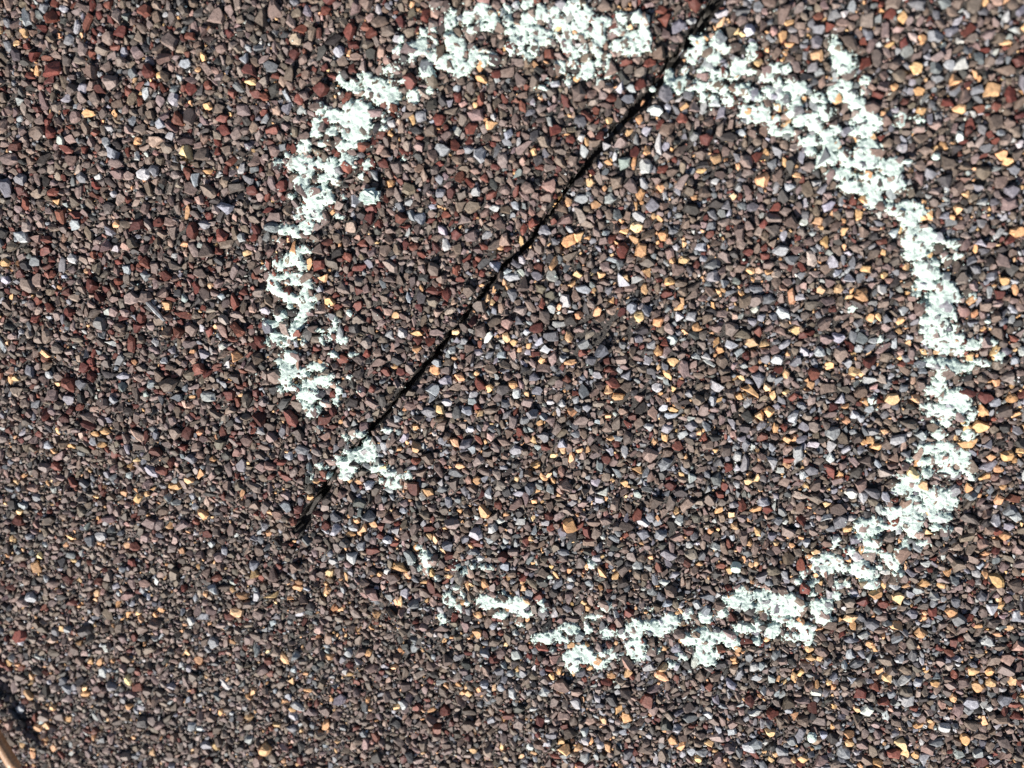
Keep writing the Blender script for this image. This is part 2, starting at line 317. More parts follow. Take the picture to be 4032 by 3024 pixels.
# ------------------------------------------------------------------ granules read off the photograph, one list for each ninth of it
# kind: x y w h [angle], in pixels of that ninth enlarged 1.6458 times
NOTED = {
(0, 0): """L:1120 645 85 100,1465 1350 115 75,735 990 80 90,150 1530 120 75 -40,165 105 60 130,495 165 55 110,285 55 60 60,805 345 45 70,1200 410 75 65,945 605 45 90,540 575 60 70,1590 390 55 75,930 1130 95 80,1275 1165 70 90,1565 1090 50 80,485 1455 60 70,1870 645 130 35 -58,400 910 50 65,1100 885 90 50,1040 800 70 70,865 780 60 70,690 925 60 70,745 1615 60 50,890 1010 40 60,435 640 70 50,130 660 60 50,1560 1540 60 60,1415 1140 35 40,640 1145 55 40,2195 330 70 70,1165 505 55 40,960 540 60 35,710 830 60 40 -45
B:40 1215 90 130,1755 430 105 70,1010 1105 70 75,1610 950 60 50,1855 710 80 70,530 1150 70 80,1990 70 60 80,1130 575 70 50
T:575 735 100 60,165 215 55 60,740 735 50 50,370 1305 45 45,1215 1375 35 110,1350 1110 70 35,1280 450 45 35,1030 485 40 45,875 520 30 40,525 230 25 45,380 232 35 35,1235 665 30 35,1490 740 30 30,1195 1580 50 40,1600 1640 70 40,1355 180 25 30
R:1155 770 85 100,890 1460 90 80,2075 580 120 90,1940 190 100 55,1905 355 80 70,1500 1045 90 60,1505 610 60 70,1655 610 70 60,970 460 80 90,1235 575 75 85,600 260 50 70,235 370 70 60,735 310 90 40,345 450 130 80,780 210 100 70,655 190 60 60,1445 765 80 50,1935 640 70 80,1765 840 100 60,1350 1400 60 60,1025 1440 90 60,350 1245 80 50,165 1325 60 90,105 950 80 70,1790 490 80 40,2155 500 80 50,490 1395 90 50,240 705 65 50,315 1550 70 50,2105 70 90 60,1240 235 70 50,435 970 110 50,200 490 70 50
G:1195 70 65 80,1400 115 120 100,1775 65 110 130,1915 250 90 80,235 860 140 90,1315 1000 100 80,1235 1220 100 80,1775 1410 110 80,2050 690 110 70,580 1320 70 100,710 1345 90 80,1130 1510 70 90,1345 1620 90 100,690 1590 80 80,890 345 80 70,1240 755 80 110,60 1030 130 80,370 700 80 70,520 385 80 70,1090 960 80 70,470 1040 80 70""",
(1, 0): """L:240 60 45 70,360 255 55 55,600 795 60 40 -20,325 805 60 50,85 1300 75 85,515 1420 75 75,985 760 35 50,1010 520 45 40,750 575 50 50,1385 545 70 50,825 970 75 55,1085 870 60 75,1475 540 45 60,1240 665 60 40 -60,2030 715 110 70,2120 700 50 70,1980 850 80 70,2055 930 50 140,1575 980 60 80,1720 950 60 55,870 1240 65 65,1555 1285 90 60,680 1585 60 85,1350 790 40 70,990 1350 75 45,1745 1285 80 70,585 1340 60 40,945 1520 80 50,440 1310 60 50
B:515 755 75 75,640 1250 75 60,1550 785 85 80,1320 1495 95 70,1860 640 80 60
W:1555 895 50 45
D:1250 880 70 110,235 1500 55 70,590 680 80 90,660 655 60 60,1275 1040 60 70
P:1060 1550 75 85
T:975 815 85 60,320 1190 60 65,460 775 50 75,905 430 55 80,870 680 45 45,1525 515 55 35,1245 985 40 50,1735 780 50 45,1930 775 45 60,1985 975 50 70,1895 1060 30 80,1935 1255 80 70 -40,1645 1325 60 60,2065 1215 60 60,1910 1340 30 80,1915 1475 85 75,1830 1500 65 40,1545 1535 70 60,1955 665 22 45,1020 90 25 55,455 30 35 50,1030 1600 45 45,1465 875 45 22,1480 750 40 22,1865 860 45 55,1590 915 30 60,1705 1220 30 40,2025 1400 40 45
R:550 100 70 90,380 145 70 80,50 205 90 110,155 165 70 70,75 290 80 60,1000 485 75 55,640 770 85 80,840 835 80 80,905 650 50 100,740 940 70 70,145 955 90 70,1385 845 75 80,930 1150 60 60,770 1145 60 80,1285 1090 70 45,70 445 60 70,1485 905 60 60,1680 880 60 60,1900 985 65 70,745 1520 75 80,715 1250 55 70,190 1350 80 60,185 1420 70 80,235 1450 60 70,1200 565 50 40,1650 715 50 50,2085 1100 80 55,135 1575 80 50,470 1600 70 50,680 1390 70 50,1000 1080 70 40,1405 1095 50 50
G:250 135 120 80,755 210 60 70,675 40 70 80,580 840 85 90,870 745 110 80,1410 360 90 45,1585 380 90 60,1545 600 100 110,1250 525 70 80,1145 400 100 60,840 570 60 90,1310 920 80 80,1940 470 80 80,2110 840 110 90,1810 925 90 70,1205 1210 80 80,440 1225 90 80,1060 1230 80 60,850 1340 110 80,780 1340 80 70,1045 1040 70 100,745 1035 90 60,800 1430 90 70,1000 1590 110 60 40,1330 1280 90 70,1130 770 50 90,710 725 100 45""",
(2, 0): """B:985 90 100 70,1640 235 110 70,1745 205 90 60,1450 335 75 100,1770 590 80 60,1910 580 80 60,1655 510 85 55,1640 440 90 70,1920 375 80 60,1455 430 70 50,880 465 70 50,250 730 55 90,575 1065 60 60,450 1340 75 60,185 1470 70 60,1600 1120 70 70,2145 1100 80 60,2130 1240 90 80,1735 1440 70 60,1940 835 80 60,700 190 90 35 -20,490 40 60 70,880 190 80 60,840 150 50 70,790 1395 60 60
L:435 200 75 70,1805 410 90 80,300 1385 50 75,605 1215 40 85,690 1215 75 60,120 1600 80 60,625 1625 110 70,655 1530 50 80,1375 715 60 40,1950 1310 90 55 30,1420 960 70 60,1485 590 60 50,1090 50 60 80,785 1440 50 60,1270 1400 40 60
W:2160 190 90 45 -30
T:1510 440 80 80,1765 515 75 65,2010 590 100 100,1790 705 85 65,1530 590 70 55,1425 115 60 80,1550 255 60 60,1340 290 70 30 30,670 340 45 45,490 405 55 55,215 1030 75 70,540 990 45 60,510 1160 90 100,1200 1130 65 60,1175 1295 70 60,1605 1380 50 90,1555 1410 60 40,2060 1000 70 70,2110 1045 60 60,870 1430 70 50,1050 1500 55 60,925 1560 60 90,960 1390 40 50,1230 885 50 40,125 1105 80 35,285 1040 40 25,1790 1360 60 70,1690 945 70 50,1840 1255 50 50,75 1280 50 40,350 200 35 40,300 130 30 40,550 320 35 40,615 695 50 60,1930 510 30 50,1740 1410 40 40,2090 275 100 35
P:905 530 50 90
R:1180 410 85 80,155 905 85 80,1270 615 80 60,480 1020 70 70,1430 280 50 70,1865 800 60 90,1340 90 70 70,955 175 60 60,880 100 70 50,420 1635 70 50,2030 690 60 60,1990 870 60 50,1850 855 50 60,530 1600 50 60,520 1450 50 60,1920 700 70 60
G:420 1050 100 90,140 1240 85 80,1400 490 90 80,1300 555 70 60,1140 335 90 50,1220 300 60 90,80 690 80 70,175 790 90 60,1530 840 80 50,1540 900 100 60,1530 1160 60 100,1320 925 70 60,340 310 80 70,380 1585 60 60,820 1560 80 60,1190 130 80 90,1860 250 90 60,2050 250 90 70""",
(0, 1): """B:225 35 75 70,400 60 50 120,1325 645 80 75,560 625 35 80,510 1500 65 60,1145 915 90 50,1115 610 60 50
L:820 90 60 60,940 130 65 70,1010 560 55 65,1195 275 50 65,1065 675 50 50,445 930 75 70,740 930 60 50,275 1240 65 60,985 830 60 65,980 1400 105 75 -40,320 770 60 50,200 1590 50 70,100 1640 90 40,655 1440 40 50,1960 1255 100 60,1690 1130 65 65,605 1200 50 60,1060 1590 50 60,1720 355 60 50,2070 210 50 50,1450 580 60 40,700 360 60 50,310 400 50 30,720 570 90 40,1350 910 110 70
T:1085 320 65 60,2135 295 75 60,1535 655 85 80,685 1135 80 50,1300 1145 50 40,1380 1315 45 40,1230 1450 60 50,810 1385 60 40,780 1330 50 40,775 1560 60 50,915 1565 45 40,555 95 35 45,1365 190 35 40,300 635 80 40 -25,2010 1565 45 50,70 1480 35 45,265 1500 25 50,115 1445 45 40,2060 690 60 40,885 1320 60 30,365 1140 30 60
R:450 835 85 110,915 405 70 90,430 235 90 55,440 360 90 60,1165 490 75 75,235 405 60 55,795 405 70 50,850 570 60 130,1440 1135 45 80,1225 1140 70 90,950 1175 35 90,1190 1240 70 50,595 195 80 90,1290 730 80 70,1400 720 90 50,1500 540 90 40,1490 900 80 70,690 210 60 50,640 265 90 50,1580 230 70 60,130 110 60 60,940 40 80 80,1270 210 50 100,2065 65 80 80,1890 1050 130 80 -45,430 1490 95 60 -35,605 790 60 80,1850 1440 100 50,900 470 80 60,1940 1640 80 60,2150 1010 60 60,1660 890 50 60,1240 130 60 40
D:1420 1395 60 60,1150 240 60 60
G:860 270 120 80,1060 245 80 65,1250 480 80 80,1300 110 90 60,1235 570 90 70,1245 770 110 70,1110 830 130 90,1140 1150 90 80,1630 720 90 70,320 230 90 50,250 1390 80 70,335 900 90 80,1670 240 80 60,2050 540 80 60,1150 1010 60 80,1690 1370 90 60,1640 1500 120 60 -20,1590 1200 80 70,480 270 80 60,1000 80 60 80,500 540 90 50,460 170 70 40,1930 1160 90 90,1370 390 90 40 30""",
(1, 1): """L:1000 70 80 60,1105 140 120 50,1370 125 80 80,1570 210 110 55 -25,1450 290 65 90,1920 155 80 60,1880 335 65 75,590 860 85 80,670 800 95 65,815 1005 75 65,1135 885 60 80,1200 495 50 40,1320 605 70 60,1040 640 65 50,795 550 60 45,715 610 60 50,395 505 70 70,1985 680 70 60,2140 545 70 70,1845 775 70 60,2045 855 75 65,1660 770 65 50,1355 950 60 40,1430 950 55 55,1595 985 60 50,2110 1125 75 70,1990 1110 70 55,2140 1035 90 50,1740 1270 60 60,1835 1270 50 90,180 1480 80 65,955 1530 55 85,845 1250 60 60,840 1125 50 50,1430 1210 60 60,1270 1245 50 40,310 510 70 60,1650 1470 70 60,1700 1530 80 60,530 1560 50 60,2190 400 60 70,435 270 40 80,850 940 60 50,280 1240 60 60
B:1265 130 80 60,570 1010 100 70,1570 570 80 70,1305 1165 90 60,650 1510 80 60,1250 780 80 60
W:1415 445 105 55 -10
T:1530 120 70 55,1685 125 60 45,1990 105 75 55 -50,2130 165 80 55,1965 215 45 75,1750 290 50 50,1660 360 40 70,1930 390 65 60,2055 430 80 60,2150 690 85 60,1475 525 60 75,1070 530 50 70,1115 560 50 45,1215 580 35 50,1160 605 40 40,490 605 60 40,490 500 80 40 -20,350 385 60 50,740 500 60 40,910 190 40 25,1080 205 40 45,990 220 35 50,1410 330 35 50,980 300 30 40,605 740 70 70,770 780 75 60,965 855 55 60,1110 835 65 45,635 990 80 60,900 1020 40 50,1495 1010 65 55,1730 1040 50 40,1300 680 50 45,880 760 35 35,735 1205 70 60,485 1240 65 70,1545 1260 60 40,1590 1255 50 45,1830 1470 50 45,1380 1290 50 40,880 1450 50 60,2150 865 40 40
R:570 560 70 60,290 750 60 60,385 750 60 55,105 320 60 70,115 230 70 60,1300 310 45 75,1820 365 50 70,1715 1320 65 75,890 1190 75 35 -50,2180 1230 70 70,1950 590 40 45,1720 680 60 60,240 65 80 40,600 125 50 55,770 150 60 40,2200 830 50 60,200 860 50 50,1520 890 50 40,2060 160 60 35,1260 640 60 40,1890 1040 60 50,630 1235 60 30,1020 1610 60 60,2130 1490 80 60,480 1330 70 50
P:1750 350 65 65,1075 440 85 70,450 970 100 60,300 360 60 60
D:540 140 80 60,80 470 80 70,1950 480 100 60 -30,70 950 80 70
G:160 570 75 80,240 690 120 50,830 230 80 80,600 80 80 90,310 150 100 50,600 300 80 70,1980 40 120 70,1310 730 90 70,970 730 90 60,1850 850 90 70,970 1010 110 50,1550 1065 100 60,1090 1155 60 70,560 1310 90 80,2110 1280 90 60,2000 1290 100 90,140 1110 70 60,1210 950 80 70,680 740 70 60,930 1400 100 40 -15,2040 1600 90 80""",
(2, 1): """L:195 130 80 80,965 40 60 90,1000 110 50 60,1080 140 80 60,760 265 70 45,1435 355 70 65,470 345 60 60,510 400 60 50,60 390 70 70,320 575 90 60,610 670 85 65,790 620 60 80,890 620 80 60,1000 525 90 65,1060 690 45 60,225 845 85 70,90 650 70 45,155 650 70 45,190 940 60 70,1210 800 90 60,1395 1185 115 65 30,1540 1165 80 70,745 1290 60 140,720 1040 70 90,1210 990 60 50,580 1235 50 60,70 1165 60 50,840 1220 90 40,960 1240 60 80,630 1390 60 50,1090 1540 80 70,530 1590 90 60,60 1430 60 60,1990 235 40 80,1885 440 70 40,2150 680 60 60,1980 1360 120 55 25,660 570 90 45 40,1140 600 50 50,350 1480 50 50
B:735 680 70 80,1870 30 70 60,2010 130 70 60,1870 1560 80 70,1770 1430 90 40 35,1425 850 60 50,1310 1030 60 50
T:1160 245 95 90,1075 265 50 40,1185 80 70 50,1305 125 55 45,440 95 60 50,95 460 75 55,450 560 90 70,720 480 75 60,1210 400 60 60,1265 390 75 35 -50,440 875 145 55 -40,220 560 45 80,245 615 60 50,195 320 30 50,280 350 30 35,1110 635 40 35,1115 750 80 60,1160 770 40 35,830 835 50 55,670 760 45 60,585 905 40 65,670 880 55 40,1355 920 90 75,1510 925 65 60,555 1010 70 75,500 1030 65 60,600 1110 40 70,1060 1065 60 50,1210 1185 55 60,1255 1240 90 50,720 1180 45 50,1410 660 40 35,1645 620 45 40,1560 620 50 45,1860 650 60 60,2130 920 85 60,2080 160 70 60,2030 660 50 40,2035 820 50 50,2050 1380 70 50,1960 1430 80 40 30,2050 1580 60 70,1850 1490 50 60,380 790 50 40,470 1640 80 40,1015 1410 50 50,1450 70 40 50,680 630 45 40,20 1300 40 40,930 1610 50 40
R:1210 685 85 70,975 970 65 50,485 490 55 80,845 760 75 80,620 735 60 50,655 1110 50 60,1960 920 100 80,385 1615 60 90,550 1640 70 60,780 510 50 50,2140 1570 90 60,2060 250 70 60,90 55 50 60,270 1500 50 70,295 1370 50 60,415 195 45 40,410 650 50 60,980 85 50 50,1570 225 50 25,1480 690 50 30
D:400 1120 80 60
G:930 85 80 70,560 60 80 50,940 290 100 70,1300 310 80 60,480 290 80 80,1020 640 80 110,940 860 100 80,850 1110 80 80,1040 1180 80 80,1130 1180 70 70,280 1260 80 80,100 930 90 70,270 750 80 50,310 890 80 70,1320 660 90 60,660 1460 80 60,2080 1000 110 80,1960 330 70 60,2090 1450 90 50,1310 1410 100 60,1540 840 60 80,950 1030 100 40""",
(0, 2): """L:615 185 80 65,165 295 45 40,245 240 40 45,500 140 60 30 -15,1240 165 50 40,1340 235 60 45,1430 280 40 60,2105 125 70 40,2180 110 70 100,160 580 70 60,1235 590 35 65,1210 745 60 70,1290 710 70 60,645 915 40 65,760 400 45 40,1900 950 60 55,635 1070 50 80,380 1120 45 50,1080 1165 65 55,1215 1430 70 65,1310 1550 80 75,95 1310 60 60,885 1305 55 40,490 300 40 50,1745 755 50 40,1920 695 80 40,150 185 60 45,405 790 50 40,2085 1560 50 40,440 1170 40 50,980 480 30 60,2160 320 70 50,1970 530 50 30
B:1980 190 80 70,30 980 60 60,770 1250 50 45
T:195 380 55 75,1550 575 95 50,1740 570 110 40,1255 1000 60 70,880 725 45 50,800 700 50 45,1630 420 50 70,2115 420 55 60,1900 520 80 45,2115 970 70 50,405 1380 45 50,200 1435 65 60,305 1305 50 45,800 1120 45 70,385 240 40 35,1060 115 50 60,1300 570 35 50,480 880 40 40,1590 1370 60 45,1590 1230 50 50,2095 1410 45 70,1400 1340 40 60,815 1290 50 40,580 600 40 30,2150 650 50 50,1700 1570 80 90,1980 1185 60 25,550 1000 40 40,520 1210 60 40,1870 1130 40 60,690 1000 35 35,905 885 30 35,160 1140 50 30,1960 1080 45 30
R:840 250 70 60,815 360 70 60,1380 455 70 55,1465 705 80 60,840 845 40 60,90 830 80 90,1560 910 60 35 -50,430 615 80 60,30 520 80 50,600 480 60 50,330 1065 40 40,860 1070 45 50,860 1165 80 50,150 1400 40 50,1900 60 50 45,1730 1440 40 50
D:530 800 90 70,360 350 60 70,900 1390 80 80,1990 640 70 60
G:935 100 110 80,1000 110 60 80,1470 140 70 90,1100 430 80 80,640 790 70 60,1040 570 80 60,280 80 80 60,400 1240 70 60,500 1350 80 50,1180 830 60 70,1430 1480 60 60,1060 1640 80 40,650 1590 70 50,1340 290 70 60,1650 700 80 60""",
(1, 2): """L:880 140 85 80,300 180 70 55,125 220 60 60,350 120 60 50,410 530 65 75,1655 300 65 45,1925 345 80 65,1490 440 60 50,80 100 70 50,900 305 60 45,1315 1160 80 60,1575 1420 60 60,1580 1480 60 50,1680 1510 60 70,930 920 70 50,1110 1180 60 80,1160 65 70 60,2090 460 80 55,1990 1000 80 60,2170 880 80 60,960 1390 60 50,2070 150 80 70,2190 50 60 80,30 940 60 60,2000 30 60 70,1130 790 50 60,2180 1400 70 60
B:955 190 70 50,2120 280 110 60 -20,1050 1090 50 50
W:985 100 65 60,755 950 60 60
P:1390 960 80 60,270 490 40 45
T:1475 80 80 75,380 355 115 60 -15,875 790 75 55,930 470 50 65,815 490 25 70,540 455 60 25,610 180 40 70,690 420 60 40,1245 40 35 45,1850 1340 80 70,1700 1350 40 60,1535 1520 60 55,2150 1480 70 60,1725 1520 55 60,1410 1035 40 55,1595 625 40 45,1490 870 60 50,90 795 45 40,520 910 40 35,990 1140 30 60,1800 1280 50 80,1230 170 40 35,1390 415 65 25 -40,1780 410 45 70,160 1250 40 40,1080 430 30 40,1620 1480 30 60,170 1310 40 30,210 700 60 50
R:735 350 80 90,570 110 80 45,1200 190 50 60,980 960 90 60,655 1325 75 80,1085 1330 85 50,1975 1225 90 100,1860 650 70 60,1290 1355 60 80,610 1440 60 60,1720 1100 80 50,1350 20 60 60,1175 430 60 45,1280 560 80 80,1390 1625 100 50,475 1300 60 40,260 100 50 60,80 1440 70 40,80 1140 50 60,1270 970 40 60,480 710 50 40,2050 1345 45 45,740 690 60 60
D:1750 1220 70 80,70 480 70 60
G:200 530 85 80,1440 365 60 50,340 430 90 70,1430 1120 100 80,1320 1090 60 50,800 750 70 80,350 985 60 70,720 80 90 70,1715 60 90 50,1790 90 60 60,1850 90 120 70,1800 710 60 60,820 1420 90 70,1480 1440 100 80,180 1040 90 60,540 20 80 60,1530 1170 80 50,1030 920 90 70,1440 1330 80 60,470 110 60 90,1280 1550 80 60,580 1030 90 70,1180 880 70 60""",
(2, 2): """L:45 210 50 50,320 170 40 50,215 225 60 50,805 200 50 55,1095 40 60 50,930 35 80 50,660 410 60 60,560 460 70 50,230 540 35 50,1575 335 60 50,1640 550 80 60,1910 400 60 60,1530 510 80 60,1380 490 90 45 -20,960 540 60 60,1390 820 60 80,1175 800 80 55,2010 630 70 80,2165 680 60 80,1980 840 100 80,1410 950 60 70,1085 920 65 70,1050 985 40 60,465 1010 65 80,510 1000 50 60,310 1110 95 45 -45,530 1150 40 80,865 1165 80 60,1525 1110 55 60,1550 970 35 60,320 1430 65 70,430 1520 90 70,640 1555 90 50,470 1490 90 60,120 1555 80 60,50 1550 60 60,1040 1550 90 90,1560 1600 60 90,1690 1390 70 60,1790 1570 80 60,1380 1440 70 50,460 1300 80 45,375 1260 60 40,1090 1080 60 40,160 1320 70 60,1870 1230 90 70,690 1290 50 40,2160 30 80 70
B:960 105 70 45,1490 670 80 70,560 1380 60 60
W:1190 1290 80 90
T:340 90 60 50,180 130 40 45,1165 250 40 70,860 255 60 40,480 330 40 60,385 305 40 50,1085 690 95 50,1745 655 85 65,1545 785 85 80,1385 735 75 60,1210 860 55 50,1305 810 40 45,820 890 60 60,830 940 70 45,890 950 50 40,765 715 55 70,545 830 40 40,1565 460 80 55,1300 480 45 50,2040 440 130 70 -40,2090 160 80 60,1890 1040 80 70,1990 1040 50 70,1910 1140 75 80,1325 1080 60 70,1530 1390 70 45,1440 1570 60 60,565 1430 70 60,1830 1480 60 90,710 220 40 35,610 205 45 30,1570 655 30 30,2070 610 50 60,1680 480 60 40,1640 1120 60 45,170 1500 60 45,330 950 45 35,895 465 35 40,1760 1210 50 60,780 1600 70 60,100 1600 50 50,715 1600 50 50,1080 1490 60 50,880 770 70 30,1970 270 80 30,2130 760 60 40,950 1105 40 40,975 1400 35 50
P:870 1490 80 50,2110 960 100 80,2180 880 80 90
R:1165 590 85 65,1300 600 70 60,775 60 70 80,430 1215 60 80,580 1300 80 80,840 1260 60 80,1250 1130 70 80,1940 1620 90 80,300 490 45 50,245 350 60 40,25 330 60 60,1770 1060 60 60,1310 1230 90 50,1620 650 50 60,1730 910 75 45 -40,170 1130 50 60,2170 1330 80 60
G:1600 265 80 60,690 1230 90 70,300 1540 80 80,520 670 60 60,240 610 90 60,940 205 90 50,680 130 100 60,2020 730 90 60,1820 770 80 50,210 1070 80 70,1590 1540 80 70,2090 1590 80 60,660 1600 110 60,470 240 50 100,650 970 60 60,1560 610 80 50,1950 210 70 80,1030 760 80 50,1690 740 80 50,800 1000 80 60""",
}

# ------------------------------------------------------------------ packing
RS = 0.1
occ = np.zeros((int((Y1 - Y0) / RS) + 1, int((X1 - X0) / RS) + 1), np.uint8)
GR = []      # x y a b ang kind region noted
def stamp(x, y, a, b_, ang, limit, force=False):
    m = max(a, b_) + RS
    i0, i1 = int((y - m - Y0) / RS), int((y + m - Y0) / RS) + 1; j0, j1 = int((x - m - X0) / RS), int((x + m - X0) / RS) + 1
    if i0 < 0 or j0 < 0 or i1 > occ.shape[0] or j1 > occ.shape[1]: return False
    yy = (np.arange(i0, i1) * RS + Y0 - y)[:, None]; xx = (np.arange(j0, j1) * RS + X0 - x)[None]
    c, s = math.cos(ang), math.sin(ang)
    e = ((xx * c + yy * s) / a) ** 2 + ((yy * c - xx * s) / b_) ** 2 < 1
    w = occ[i0:i1, j0:j1]; n_ = e.sum()
    if not force and (n_ == 0 or w[e].sum() > limit * n_): return False
    w[e] = 1; return True
for (tx, ty), txt in NOTED.items():
    for line in txt.split('\n'):
        kind, rest = line.strip().split(':')
        for it in rest.split(','):
            p = [float(q) for q in it.split()]
            ppx, ppy = tx * 1344 + p[0] / 1.6458, ty * 1008 + p[1] / 1.6458
            x, y = pix(ppx, ppy); s = pscale(ppx, ppy) * 1.6458
            a, b_ = p[2] / s / 2 * 1.04, p[3] / s / 2 * 1.04
            ang = math.radians(p[4]) if len(p) > 4 else 0.0
            if len(p) == 4: ang = rng.uniform(-.35, .35)
            if stamp(x, y, a, b_, ang, .55): GR.append((x, y, a, b_, ang, kind, int(region(x, y)), 1))
def ok_place(x, y, rad):
    dc = float(dcourse(x, y)); ds = abs(float(dseam(x, y)))
    if dc > -0.5 and ds < seam_hw(y) + rad * 0.75: return False
    if abs(dc) < 0.12: return False
    for bx, by, ba, bb in BR:
        if ((x - bx) / ba) ** 2 + ((y - by) / bb) ** 2 < 1 and rng.random() < .85: return False
    return True
AREA = (X1 - X0) * (Y1 - Y0)
KS = ['G', 'R', 'B', 'L', 'T', 'P', 'D']
for dmin, dmax, dens, lim in ((1.5, 2.1, .14, .10), (1.1, 1.5, .9, .16), (.8, 1.1, 2.2, .22), (.55, .8, 4.0, .30), (.38, .55, 4.5, .35)):
    N = int(AREA * dens)
    cx = rng.uniform(X0 + 1.5, X1 - 1.5, N); cy = rng.uniform(Y0 + 1.5, Y1 - 1.5, N); rg = region(cx, cy)
    dd = rng.uniform(dmin, dmax, N); asp = rng.uniform(.50, .95, N); an = rng.uniform(0, math.pi, N)
    for k in range(N):
        q = int(rg[k]); d = dd[k] * (0.86 if q == 2 else 0.94)
        a = d / 2 / math.sqrt(asp[k]); b_ = d / 2 * math.sqrt(asp[k]); b_ = b_ * asp[k] ** .25
        if not ok_place(cx[k], cy[k], d / 2): continue
        if stamp(cx[k], cy[k], a, b_, an[k], lim):
            m = MIX[q]; kind = rng.choice(KS, p=np.array([m[z] for z in KS]) / sum(m.values()))
            GR.append((cx[k], cy[k], a, b_, an[k], kind, q, 0))
NG = len(GR)
gx_ = np.array([g_[0] for g_ in GR]); gy_ = np.array([g_[1] for g_ in GR]); ga = np.array([g_[2] for g_ in GR]); gb = np.array([g_[3] for g_ in GR])
gan = np.array([g_[4] for g_ in GR]); gk = [g_[5] for g_ in GR]; gr = np.array([g_[6] for g_ in GR]); gn = np.array([g_[7] for g_ in GR])
gs = np.sqrt(ga * gb)
gh = np.minimum(ga, gb) * rng.uniform(.50, .92, NG)            # half height
gz = base_z(gx_, gy_) + gh * rng.uniform(.25, .75, NG) + rng.uniform(-.10, .06, NG) + np.minimum(rng.exponential(.10, NG), .5)
gcol = np.array([colour(k, rng) for k in gk])
t1 = rng.normal(0, .24, NG); t2 = rng.normal(0, .24, NG)
# stones near a shingle's dropping edge lean with it
e_ = 0.25
nx = -(base_z(gx_ + e_, gy_) - base_z(gx_ - e_, gy_)) / (2 * e_); ny = -(base_z(gx_, gy_ + e_) - base_z(gx_, gy_ - e_)) / (2 * e_)
t1 = t1 - np.clip(ny, -.5, .5); t2 = t2 + np.clip(nx, -.5, .5)
def rotm(rx, ry, rz):
    cx, sx_ = np.cos(rx), np.sin(rx); cy, sy_ = np.cos(ry), np.sin(ry); cz, sz = np.cos(rz), np.sin(rz)
    Rm = np.empty((len(rx), 3, 3))                                   # Rx * Ry applied after Rz: world tilt of an already turned stone
    Rz = np.stack([np.stack([cz, -sz, 0 * cz], -1), np.stack([sz, cz, 0 * cz], -1), np.stack([0 * cz, 0 * cz, 1 + 0 * cz], -1)], 1)
    Ry = np.stack([np.stack([cy, 0 * cy, sy_], -1), np.stack([0 * cy, 1 + 0 * cy, 0 * cy], -1), np.stack([-sy_, 0 * cy, cy], -1)], 1)
    Rx = np.stack([np.stack([1 + 0 * cx, 0 * cx, 0 * cx], -1), np.stack([0 * cx, cx, -sx_], -1), np.stack([0 * cx, sx_, cx], -1)], 1)
    return Rx @ Ry @ Rz
GM = rotm(t1, t2, gan)
gvar = rng.integers(0, NV, NG); gvarB = rng.integers(0, 60, NG)
# which ones are single objects: the largest in view on each shingle
def inview(x, y):
    p = R.transposed() @ Vector((x - CAMP.x, y - CAMP.y, -CAMP.z))
    u = p.x / -p.z * FPX + PW / 2; v_ = PH / 2 - p.y / -p.z * FPX
    return -10 < u < PW + 10 and -10 < v_ < PH + 10
vis = np.array([inview(gx_[k], gy_[k]) for k in range(NG)])
single = np.zeros(NG, bool)
for q in range(3):
    ids = np.where((gr == q) & vis)[0]
    ids = ids[np.argsort(-(gs[ids]))][:298]; single[ids] = True
SMALL = (gs < 0.36) & ~single
SV = []
for k in range(NV):
    V, F = VA[k]; me = bpy.data.meshes.new('granule'); me.from_pydata((V * MM).tolist(), [], F.tolist()); me.materials.append(M_STONE_OBJ); me.update(); SV.append(me)
for k in np.where(single)[0]:
    par = SH[gr[k]]
    o = bpy.data.objects.new('granule', SV[gvar[k]]); COL.objects.link(o); o.parent = par
    M4 = Matrix(GM[k].tolist()).to_4x4() @ Matrix.Diagonal((ga[k], gb[k], gh[k], 1))
    M4.translation = Vector((gx_[k], gy_[k], gz[k])) * MM - par.location
    o.matrix_basis = M4; o.color = (*gcol[k], 1)
def build(ids, VV):
    S = np.stack([ga[ids], gb[ids], gh[ids]], -1)
    P = VV * S[:, None, :]
    return np.einsum('nij,nvj->nvi', GM[ids], P) + np.stack([gx_[ids], gy_[ids], gz[ids]], -1)[:, None, :]
def join(P, F):
    n_, nv = P.shape[:2]
    return P.reshape(-1, 3), (F[None] + (np.arange(n_) * nv)[:, None, None]).reshape(-1, 3)
allA = build(np.arange(NG), VAv[gvar])
for q in range(3):
    iA = np.where((gr == q) & ~single & ~SMALL)[0]; iB = np.where((gr == q) & SMALL)[0]
    PA, FA = join(allA[iA], VAf); PB, FB = join(build(iB, VBv[gvarB[iB]]), VBf)
    C = np.vstack([np.repeat(gcol[iA], allA.shape[1], 0), np.repeat(gcol[iB], VBv.shape[1], 0)])
    o = mesh_np('granules', np.vstack([PA, PB]), np.vstack([FA, FB + len(PA)]), M_STONE, SH[q], C); o['kind'] = 'stuff'
